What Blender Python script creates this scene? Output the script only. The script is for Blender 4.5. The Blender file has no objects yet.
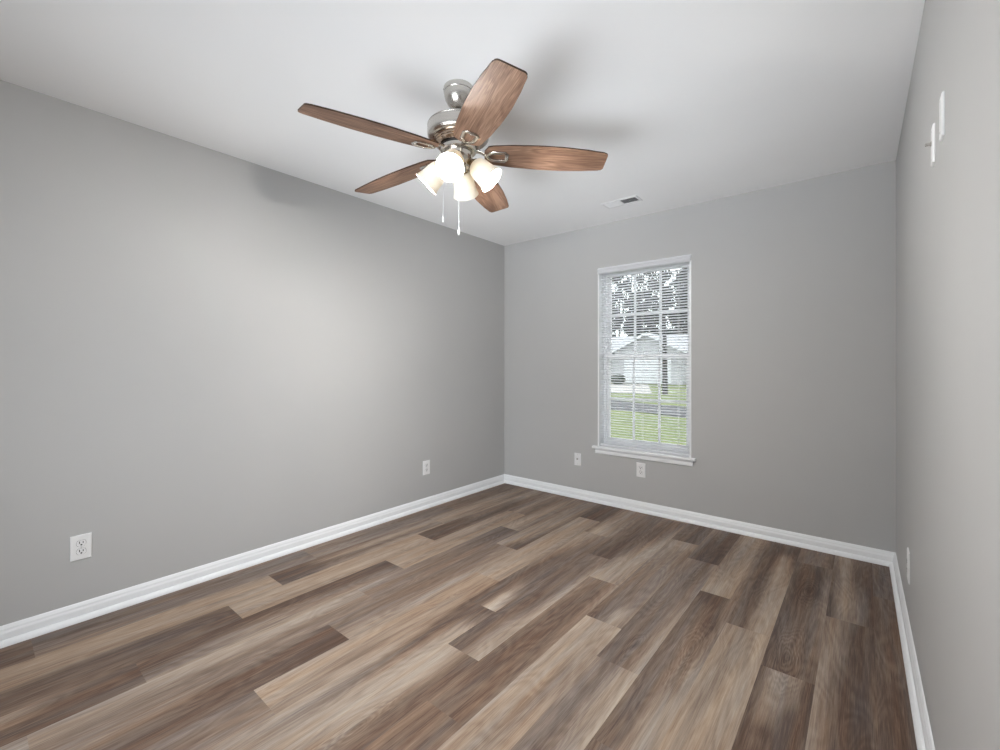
import bpy, bmesh, math, random
from mathutils import Vector, Matrix
C = bpy.context.scene.collection
SC = bpy.context.scene
PI = math.pi
random.seed(7)

# ------------------------------------------------------------ camera, sky, lights, exposure
CAM = Vector((2.877, -3.564, 1.21))
YAW = math.atan2(365, 443)
cd = bpy.data.cameras.new('camera'); cam = bpy.data.objects.new('camera', cd); C.objects.link(cam)
cam.location = CAM; cam.rotation_euler = (PI/2, 0, YAW)
cd.sensor_width = 36.0; cd.lens = 36.0*443/1000; cd.shift_y = -0.010
cd.clip_start = 0.02; cd.clip_end = 500
SC.camera = cam

SC.view_settings.view_transform = 'Standard'; SC.view_settings.look = 'None'
SC.view_settings.exposure = 0.0; SC.view_settings.gamma = 1.0
SC.view_settings.use_curve_mapping = False

w = bpy.data.worlds.new('overcast_sky'); SC.world = w; w.use_nodes = True
nt = w.node_tree; nt.nodes.clear()
wo = nt.nodes.new('ShaderNodeOutputWorld'); bg = nt.nodes.new('ShaderNodeBackground')
bg.inputs['Color'].default_value = (0.93, 0.96, 1.0, 1); bg.inputs['Strength'].default_value = 4.0
nt.links.new(bg.outputs[0], wo.inputs[0])

def light(name, kind, loc, rot, energy, color=(1, 1, 1), **kw):
    d = bpy.data.lights.new(name, kind); d.energy = energy; d.color = color
    for k, v in kw.items(): setattr(d, k, v)
    o = bpy.data.objects.new(name, d); o.location = loc; o.rotation_euler = rot; C.objects.link(o)
    return o
light('sun', 'SUN', (0, 0, 20), (math.radians(50), 0, math.radians(200)), 0.6, (1, .97, .92), angle=math.radians(25))
COOL = (0.89, 0.945, 1.0)
# unseen fill lights added in the rear opening to brighten the room evenly
light('added_fill', 'AREA', (1.75, -4.33, 1.2), (PI/2, 0, 0), 19, COOL, shape='RECTANGLE', size=1.6, size_y=1.7)
light('added_fill', 'AREA', (1.75, -4.33, .9), (PI/2-math.radians(5), 0, math.radians(30)), 7, COOL, shape='RECTANGLE', size=1.6, size_y=1.7, spread=math.radians(60))
# soft fills added out of view behind the camera, turned up like a bounce flash
light('added_bounce_fill', 'AREA', (1.72, -4.33, .4), (PI/2+math.radians(32), 0, math.radians(10)), 12, COOL, shape='RECTANGLE', size=2.2, size_y=1.7, spread=math.radians(40))
light('added_bounce_fill', 'AREA', (1.72, -4.33, .4), (PI/2+math.radians(35), 0, math.radians(-15)), 5.6, COOL, shape='RECTANGLE', size=2.2, size_y=1.7, spread=math.radians(45))

# ------------------------------------------------------------ materials
def srgb(r, g, b):
    f = lambda c: (c/12.92 if c <= .04045 else ((c+.055)/1.055)**2.4)
    return (f(r/255), f(g/255), f(b/255), 1)

class NT:
    def __init__(s, name):
        s.m = bpy.data.materials.new(name); s.m.use_nodes = True
        s.t = s.m.node_tree; s.b = s.t.nodes['Principled BSDF']; s.out = s.t.nodes['Material Output']
    def n(s, typ, **kw):
        x = s.t.nodes.new(typ)
        for k, v in kw.items():
            if k[0] == '_': x.inputs[k[1:]].default_value = v
            else: setattr(x, k, v)
        return x
    def l(s, a, b): s.t.links.new(a, b)
    def math(s, op, a, b=None):
        x = s.n('ShaderNodeMath', operation=op)
        for i, v in enumerate((a, b)):
            if v is None: continue
            if isinstance(v, (int, float)): x.inputs[i].default_value = v
            else: s.l(v, x.inputs[i])
        return x.outputs[0]
    def ramp(s, fac, stops):
        x = s.n('ShaderNodeValToRGB'); r = x.color_ramp
        while len(r.elements) < len(stops): r.elements.new(.5)
        for e, (p, c) in zip(r.elements, stops): e.position = p; e.color = c
        s.l(fac, x.inputs[0]); return x.outputs[0]

def mat(name, col, rough=.5, metal=0, noise=0.0, scale=8, bump=0.0, bscale=200, stretch=None, spec=.5):
    s = NT(name); b = s.b
    b.inputs['Roughness'].default_value = rough; b.inputs['Metallic'].default_value = metal
    b.inputs['Specular IOR Level'].default_value = spec
    tc = s.n('ShaderNodeTexCoord'); co = tc.outputs['Object']
    if stretch:
        mp = s.n('ShaderNodeMapping'); mp.inputs['Scale'].default_value = stretch; s.l(co, mp.inputs[0]); co = mp.outputs[0]
    nz = s.n('ShaderNodeTexNoise', _Scale=scale, _Detail=4.0); s.l(co, nz.inputs['Vector'])
    lo = [c*(1-noise) for c in col[:3]]+[1]; hi = [min(1, c*(1+noise)) for c in col[:3]]+[1]
    s.l(s.ramp(nz.outputs['Fac'], [(.3, lo), (.7, hi)]), b.inputs['Base Color'])
    if bump:
        n2 = s.n('ShaderNodeTexNoise', _Scale=bscale, _Detail=2.0); s.l(co, n2.inputs['Vector'])
        bp = s.n('ShaderNodeBump', _Strength=bump, _Distance=.002); s.l(n2.outputs['Fac'], bp.inputs['Height'])
        s.l(bp.outputs[0], b.inputs['Normal'])
    return s.m

M = {}
M['wall'] = mat('greige_wall_paint', (0.484, 0.483, 0.478, 1), .55, noise=.012, scale=2, bump=.05, bscale=260, spec=.35)
M['ceiling'] = mat('white_ceiling_paint', (0.87, 0.87, 0.87, 1), .9, noise=.01, scale=2, bump=.05, bscale=160, spec=.2)
M['trim'] = mat('white_semigloss_trim', (0.87, 0.885, 0.90, 1), .35, noise=.01, scale=6)
M['vinyl'] = mat('white_vinyl', (0.89, 0.895, 0.915, 1), .4, noise=.01, scale=6)
M['slat'] = mat('white_blind_slat', (0.86, 0.87, 0.89, 1), .4, noise=.01, scale=6)
def vinyl_slat():
    s = NT('white_vinyl_slat'); b = s.b
    nz = s.n('ShaderNodeTexNoise', _Scale=4.0); col = s.ramp(nz.outputs['Fac'], [(.3, (.90, .905, .925, 1)), (.7, (.91, .915, .935, 1))])
    s.l(col, b.inputs['Base Color']); b.inputs['Roughness'].default_value = .09
    tl = s.n('ShaderNodeBsdfTranslucent'); s.l(col, tl.inputs[0]); mx = s.n('ShaderNodeMixShader'); mx.inputs[0].default_value = .45
    s.l(b.outputs[0], mx.inputs[1]); s.l(tl.outputs[0], mx.inputs[2]); s.l(mx.outputs[0], s.out.inputs[0]); return s.m
M['slat'] = vinyl_slat()
M['cord'] = mat('white_cord', (0.82, 0.83, 0.84, 1), .8, noise=.03, scale=60)
M['plate'] = mat('white_plastic', (0.83, 0.83, 0.83, 1), .35, noise=.01, scale=20)
M['slot'] = mat('dark_slot', (0.03, 0.03, 0.03, 1), .6, noise=.1, scale=50)
M['screw'] = mat('painted_screw', (0.62, 0.62, 0.60, 1), .4, .3, noise=.02, scale=90)
M['nickel'] = mat('brushed_nickel', (0.60, 0.575, 0.54, 1), .27, 1, noise=.05, scale=30, bump=.02, bscale=90, stretch=(1, 1, 12))
M['nickel_dark'] = mat('polished_nickel', (0.56, 0.52, 0.47, 1), .13, 1, noise=.04, scale=20)
M['brown_reflection'] = mat('nickel_brown_reflection', (0.42, 0.33, 0.26, 1), .2, 1, noise=.06, scale=30)  # brown reflection of the lit blades, put into the nickel colour
M['blackgap'] = mat('black_motor_gap', (0.02, 0.018, 0.016, 1), .6, noise=.1, scale=20)
M['brass'] = mat('warm_brass_socket', (0.62, 0.47, 0.27, 1), .25, 1, noise=.06, scale=40)
M['vent'] = mat('white_vent_enamel', (0.74, 0.74, 0.74, 1), .45, noise=.01, scale=20)
M['ventdark'] = mat('dark_duct', (0.05, 0.05, 0.05, 1), .8, noise=.1, scale=20)

def glass_pane(name):
    s = NT(name); s.t.nodes.remove(s.b)
    tr = s.n('ShaderNodeBsdfTransparent'); tr.inputs[0].default_value = (.96, .98, .97, 1)
    gl = s.n('ShaderNodeBsdfGlossy', _Roughness=.02); fr = s.n('ShaderNodeFresnel', _IOR=1.3)
    mx = s.n('ShaderNodeMixShader'); s.l(fr.outputs[0], mx.inputs[0]); s.l(tr.outputs[0], mx.inputs[1]); s.l(gl.outputs[0], mx.inputs[2])
    s.l(mx.outputs[0], s.out.inputs[0]); return s.m
M['glass'] = glass_pane('window_glass')

def frosted(name):
    s = NT(name); b = s.b
    tc = s.n('ShaderNodeTexCoord'); nz = s.n('ShaderNodeTexNoise', _Scale=9.0, _Detail=3.0, _Distortion=1.5)
    s.l(tc.outputs['Object'], nz.inputs['Vector'])
    col = s.ramp(nz.outputs['Fac'], [(.3, (.93, .86, .73, 1)), (.7, (.96, .92, .84, 1))])
    s.l(col, b.inputs['Base Color']); b.inputs['Roughness'].default_value = .3
    tl = s.n('ShaderNodeBsdfTranslucent'); s.l(col, tl.inputs[0])
    mx = s.n('ShaderNodeMixShader'); mx.inputs[0].default_value = .09
    s.l(b.outputs[0], mx.inputs[1]); s.l(tl.outputs[0], mx.inputs[2]); s.l(mx.outputs[0], s.out.inputs[0])
    return s.m
M['shade'] = frosted('frosted_alabaster_glass')
def bulb_mat():
    s = NT('lit_bulb'); b = s.b
    b.inputs['Base Color'].default_value = (.95, .93, .9, 1)
    b.inputs['Emission Color'].default_value = (1.0, .965, .92, 1); b.inputs['Emission Strength'].default_value = 1700.0
    nz = s.n('ShaderNodeTexNoise', _Scale=5.0); s.l(s.ramp(nz.outputs['Fac'], [(.3, (.93, .9, .86, 1)), (.7, (.97, .95, .92, 1))]), b.inputs['Base Color'])
    return s.m
M['bulb'] = bulb_mat()

def wood_blade():
    s = NT('walnut_fan_blade'); b = s.b
    uv = s.n('ShaderNodeUVMap'); sep = s.n('ShaderNodeSeparateXYZ'); s.l(uv.outputs[0], sep.inputs[0])
    oi = s.n('ShaderNodeObjectInfo')
    def nz(su, sv, detail=4.0, dist=0.0):
        cb = s.n('ShaderNodeCombineXYZ'); s.l(s.math('MULTIPLY', sep.outputs[0], su), cb.inputs[0]); s.l(s.math('MULTIPLY', sep.outputs[1], sv), cb.inputs[1])
        s.l(s.math('MULTIPLY', oi.outputs['Random'], 37.0), cb.inputs[2])
        x = s.n('ShaderNodeTexNoise', _Scale=1.0, _Detail=detail, _Distortion=dist); s.l(cb.outputs[0], x.inputs['Vector']); return x.outputs['Fac']
    a = nz(2.2, 16, 3.0, .6); fine = nz(9, 330, 3.0)
    ring = s.math('SINE', s.math('MULTIPLY', a, 60.0))
    f = s.math('ADD', s.math('MULTIPLY', a, .75), s.math('ADD', s.math('MULTIPLY', ring, .07), s.math('MULTIPLY', s.math('SUBTRACT', fine, .5), .8)))
    col = s.ramp(f, [(.12, srgb(90, 66, 52)), (.36, srgb(127, 98, 80)), (.6, srgb(158, 127, 107))])
    s.l(col, b.inputs['Base Color']); b.inputs['Roughness'].default_value = .55; b.inputs['Specular IOR Level'].default_value = .3
    return s.m
M['blade'] = wood_blade()
M['bladeedge'] = mat('dark_blade_edge', srgb(58, 36, 24), .45, noise=.08, scale=40)

E0, PW, PL = .228, .1788, 1.22
KNOTS = [(2.306, -1.594, .085, .055), (2.631, -1.393, .09, .065), (2.646, -.695, .07, .05), (2.109, -1.725, .05, .04), (1.567, -2.725, .06, .05), (2.117, -.867, .05, .04)]   # wood knots printed on single planks
def plank_floor():
    s = NT('grey_brown_vinyl_planks'); b = s.b
    uv = s.n('ShaderNodeUVMap'); sep = s.n('ShaderNodeSeparateXYZ'); s.l(uv.outputs[0], sep.inputs[0])
    seed = s.n('ShaderNodeAttribute', attribute_name='seed').outputs['Fac']
    tone = s.n('ShaderNodeAttribute', attribute_name='tone').outputs['Fac']
    warm = s.n('ShaderNodeAttribute', attribute_name='warm').outputs['Fac']
    def nz(su, sv, detail=3.0, dist=0.0, off=0.0, rough=.5):
        cb = s.n('ShaderNodeCombineXYZ')
        s.l(s.math('MULTIPLY', sep.outputs[0], su), cb.inputs[0]); s.l(s.math('MULTIPLY', sep.outputs[1], sv), cb.inputs[1])
        s.l(s.math('ADD', s.math('MULTIPLY', seed, 91.0), off), cb.inputs[2])
        x = s.n('ShaderNodeTexNoise', _Scale=1.0, _Detail=detail, _Distortion=dist, _Roughness=rough); s.l(cb.outputs[0], x.inputs['Vector']); return x.outputs['Fac']
    big = nz(1.5, 18, 2.0, .6)                    # heartwood / sapwood streaks
    med = nz(2.2, 46, 3.0, .3, 5.0)
    rg = nz(1.7, 9.0, 1.0, .4, 11.0)              # cathedral figure
    ring = s.math('SINE', s.math('MULTIPLY', rg, 80.0))
    fine = nz(9.0, 330, 3.0, .2, 17.0, .65)
    pore = nz(30.0, 420, 2.0, 0, 23.0)
    f = s.math('ADD', s.math('ADD', tone, .045), s.math('MULTIPLY', s.math('SUBTRACT', big, .5), .26))
    f = s.math('ADD', f, s.math('MULTIPLY', s.math('SUBTRACT', med, .5), .32))
    f = s.math('ADD', f, s.math('MULTIPLY', ring, .035))
    f = s.math('ADD', f, s.math('MULTIPLY', s.math('SUBTRACT', fine, .5), .55))
    f = s.math('ADD', f, s.math('MULTIPLY', s.math('SUBTRACT', pore, .5), .12))
    geo = s.n('ShaderNodeNewGeometry'); gx = s.n('ShaderNodeSeparateXYZ'); s.l(geo.outputs['Position'], gx.inputs[0])
    wob = s.math('MULTIPLY', s.math('SUBTRACT', nz(5.0, 30, 2.0, 0, 41.0), .5), .05)
    for kx, ky, kr, st in KNOTS:
        rowc = E0 + PW*(math.floor((kx-E0)/PW)+.5)
        dx = s.math('SUBTRACT', gx.outputs[0], kx); dy = s.math('MULTIPLY', s.math('SUBTRACT', gx.outputs[1], ky), .27)
        d = s.math('ADD', s.math('SQRT', s.math('ADD', s.math('MULTIPLY', dx, dx), s.math('MULTIPLY', dy, dy))), wob)
        env = s.math('MAXIMUM', s.math('SUBTRACT', 1.0, s.math('DIVIDE', d, kr)), 0.0)
        inrow = s.math('LESS_THAN', s.math('ABSOLUTE', s.math('SUBTRACT', gx.outputs[0], rowc)), PW/2)
        core = s.math('MULTIPLY', s.math('LESS_THAN', d, .006), -.10)
        v = s.math('ADD', s.math('MULTIPLY', s.math('SINE', s.math('MULTIPLY', d, 2*PI/.0105)), st), core)
        f = s.math('ADD', f, s.math('MULTIPLY', s.math('MULTIPLY', v, inrow), s.math('MINIMUM', s.math('MULTIPLY', env, 2.0), 1.0)))
    f = s.math('ADD', s.math('MULTIPLY', s.math('SUBTRACT', f, .45), .98), .45)
    neutral = s.ramp(f, [(0.0, srgb(70, 58, 52)), (.25, srgb(100, 84, 75)), (.5, srgb(138, 121, 108)), (.75, srgb(172, 157, 143)), (1.0, srgb(197, 185, 172))])
    warmc = s.ramp(f, [(0.0, srgb(78, 56, 44)), (.25, srgb(110, 85, 70)), (.5, srgb(150, 124, 104)), (.75, srgb(182, 160, 138)), (1.0, srgb(206, 188, 168))])
    coolc = s.ramp(f, [(0.0, srgb(72, 66, 66)), (.25, srgb(100, 92, 90)), (.5, srgb(136, 128, 124)), (.75, srgb(172, 165, 158)), (1.0, srgb(196, 190, 184))])
    hue = nz(1.6, 20, 2.0, .4, 31.0)
    wf = s.math('ADD', s.math('MULTIPLY', s.math('SUBTRACT', hue, .5), 4.0), warm)
    cw = s.n('ShaderNodeClamp'); s.l(wf, cw.inputs[0])
    cc = s.n('ShaderNodeClamp'); s.l(s.math('MULTIPLY', wf, -1.0), cc.inputs[0])
    m1 = s.n('ShaderNodeMix', data_type='RGBA'); s.l(s.math('MULTIPLY', cw.outputs[0], .72), m1.inputs[0]); s.l(neutral, m1.inputs[6]); s.l(warmc, m1.inputs[7])
    m2 = s.n('ShaderNodeMix', data_type='RGBA'); s.l(s.math('MULTIPLY', cc.outputs[0], .65), m2.inputs[0]); s.l(m1.outputs[2], m2.inputs[6]); s.l(coolc, m2.inputs[7])
    s.l(m2.outputs[2], b.inputs['Base Color'])
    b.inputs['Roughness'].default_value = .46; b.inputs['Specular IOR Level'].default_value = .09
    bp = s.n('ShaderNodeBump', _Strength=.12, _Distance=.001); s.l(fine, bp.inputs['Height']); s.l(bp.outputs[0], b.inputs['Normal'])
    return s.m
M['floor'] = plank_floor()

# ------------------------------------------------------------ mesh helpers
def obj(name, bm, m, parent=None, smooth=None):
    me = bpy.data.meshes.new(name)
    bmesh.ops.recalc_face_normals(bm, faces=bm.faces)
    bm.to_mesh(me); bm.free()
    for x in (m if isinstance(m, (list, tuple)) else [m]): me.materials.append(M[x])
    if smooth is not None:
        me.polygons.foreach_set('use_smooth', [True]*len(me.polygons))
        me.set_sharp_from_angle(angle=math.radians(smooth))
    o = bpy.data.objects.new(name, me); C.objects.link(o)
    if parent: o.parent = parent
    return o
def thing(name, label, cat, loc=(0, 0, 0), rot=(0, 0, 0), group=None):
    o = bpy.data.objects.new(name, None); C.objects.link(o); o.empty_display_size = .05
    o.location = loc; o.rotation_euler = rot
    return tag(o, label, cat, group)
def tag(o, label, cat, group=None):
    o['label'] = label; o['category'] = cat
    if group: o['group'] = group
    return o
def structure(o, label=None):
    o['kind'] = 'structure'
    if label: o['label'] = label
    return o
def box(bm, x0, x1, y0, y1, z0, z1, bevel=0, mi=0):
    v = [bm.verts.new(p) for p in ((x0,y0,z0),(x1,y0,z0),(x1,y1,z0),(x0,y1,z0),(x0,y0,z1),(x1,y0,z1),(x1,y1,z1),(x0,y1,z1))]
    fs = [bm.faces.new([v[i] for i in q]) for q in ((0,3,2,1),(4,5,6,7),(0,1,5,4),(1,2,6,5),(2,3,7,6),(3,0,4,7))]
    for f in fs: f.material_index = mi
    if bevel:
        es = list({e for f in fs for e in f.edges})
        bmesh.ops.bevel(bm, geom=es, offset=bevel, segments=2, affect='EDGES', profile=.5)
def lathe(bm, prof, segs=40, mx=None, mi=0, closed=False):
    mx = mx or Matrix.Identity(4); rings = []
    for r, z in prof:
        if r < 1e-6: rings.append([bm.verts.new(mx @ Vector((0, 0, z)))])
        else: rings.append([bm.verts.new(mx @ Vector((r*math.cos(2*PI*i/segs), r*math.sin(2*PI*i/segs), z))) for i in range(segs)])
    pairs = list(zip(rings, rings[1:])) + ([(rings[-1], rings[0])] if closed else [])
    for a, b in pairs:
        for i in range(segs):
            j = (i+1) % segs
            if len(a) == 1 and len(b) == 1: continue
            if len(a) == 1: f = bm.faces.new((a[0], b[j], b[i]))
            elif len(b) == 1: f = bm.faces.new((a[i], a[j], b[0]))
            else: f = bm.faces.new((a[i], a[j], b[j], b[i]))
            f.material_index = mi
def tube(bm, pts, r, segs=10, flat=1.0, closed=False, up=Vector((0, 0, 1)), mi=0):
    pts = [Vector(p) for p in pts]; n = len(pts); rings = []
    for i, p in enumerate(pts):
        a = pts[i-1] if (i or closed) else p; b = pts[(i+1) % n] if (i < n-1 or closed) else p
        t = (b-a).normalized(); u = t.cross(up)
        u = u.normalized() if u.length > 1e-4 else t.cross(Vector((1, 0, 0))).normalized()
        v = u.cross(t)
        rr = r[i] if isinstance(r, (list, tuple)) else r
        rings.append([bm.verts.new(p + u*rr*math.cos(2*PI*k/segs) + v*rr*flat*math.sin(2*PI*k/segs)) for k in range(segs)])
    for i in range(n if closed else n-1):
        a, b = rings[i], rings[(i+1) % n]
        for k in range(segs):
            j = (k+1) % segs; bm.faces.new((a[k], a[j], b[j], b[k])).material_index = mi
    if not closed:
        bm.faces.new(rings[0][::-1]).material_index = mi; bm.faces.new(rings[-1]).material_index = mi
def sweep(bm, prof, p0, p1, n):
    """profile [(d, z)] swept from p0 to p1 (2-D), d measured along the inward normal n"""
    a = [bm.verts.new((p0[0]+n[0]*d, p0[1]+n[1]*d, z)) for d, z in prof]
    b = [bm.verts.new((p1[0]+n[0]*d, p1[1]+n[1]*d, z)) for d, z in prof]
    k = len(prof)
    for i in range(k): bm.faces.new((a[i], a[(i+1) % k], b[(i+1) % k], b[i]))
    bm.faces.new(a[::-1]); bm.faces.new(b)
def copy_tree(o, parent=None):
    c = o.copy(); C.objects.link(c); c.parent = parent
    for ch in list(o.children): copy_tree(ch, c)
    return c

# ------------------------------------------------------------ room shell
W, H, L = 3.020, 2.44, 4.33
WS = .009            # the right wall runs very slightly out of square
T = .16
def xr(y): return W - WS*y
WX0, WX1, WZ0, WZ1 = 1.058, 1.846, .492, 2.062     # rough opening of the window
bm = bmesh.new(); box(bm, -T, W+T, -L-1.6-T, T, H, H+.15); structure(obj('ceiling', bm, 'ceiling'))
bm = bmesh.new(); box(bm, -T, 0, -L-1.6-T, T, -.03, H); structure(obj('wall_left', bm, 'wall'))
bm = bmesh.new(); ya, yb = -L-1.6-T, 0
vs = [bm.verts.new(p) for p in ((xr(ya), ya, -.03), (xr(yb), yb, -.03), (W+T, yb, -.03), (W+T, ya, -.03), (xr(ya), ya, H), (xr(yb), yb, H), (W+T, yb, H), (W+T, ya, H))]
for q in ((0,1,2,3),(4,5,6,7),(0,1,5,4),(1,2,6,5),(2,3,7,6),(3,0,4,7)): bm.faces.new([vs[i] for i in q])
structure(obj('wall_right', bm, 'wall'))
bm = bmesh.new()
box(bm, 0, WX0, 0, T, -.03, H); box(bm, WX1, W+T, 0, T, -.03, H); box(bm, WX0, WX1, 0, T, -.03, WZ0); box(bm, WX0, WX1, 0, T, WZ1, H)
structure(obj('wall_back', bm, 'wall'))
bm = bmesh.new()
DX0, DX1, DZ = .30, 2.88, 2.2; HL = L+1.6  # opening out of view, made and sized to let the fill lights in
box(bm, 0, DX0, -L-T, -L, -.03, H); box(bm, DX1, xr(-L), -L-T, -L, -.03, H); box(bm, DX0, DX1, -L-T, -L, DZ, H)
structure(obj('wall_rear', bm, 'wall'))
bm = bmesh.new(); box(bm, 0, xr(-L), -HL-T, -HL, -.03, H); structure(obj('wall_sky_block', bm, 'wall'))  # unseen end wall, added to keep sky light out of the rear opening

# floor: one mesh of planks laid exactly row by row
JO = {-2: -.5, -1: -2.152, 0: -2.445, 1: -1.494, 2: -1.897, 3: -.99, 4: -1.259, 5: -1.655, 6: -1.904, 7: -1.003, 8: -1.278,
      9: -1.644, 10: -1.886, 11: -1.043, 12: -1.28, 13: -1.514, 14: -.913, 15: -1.75}
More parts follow.
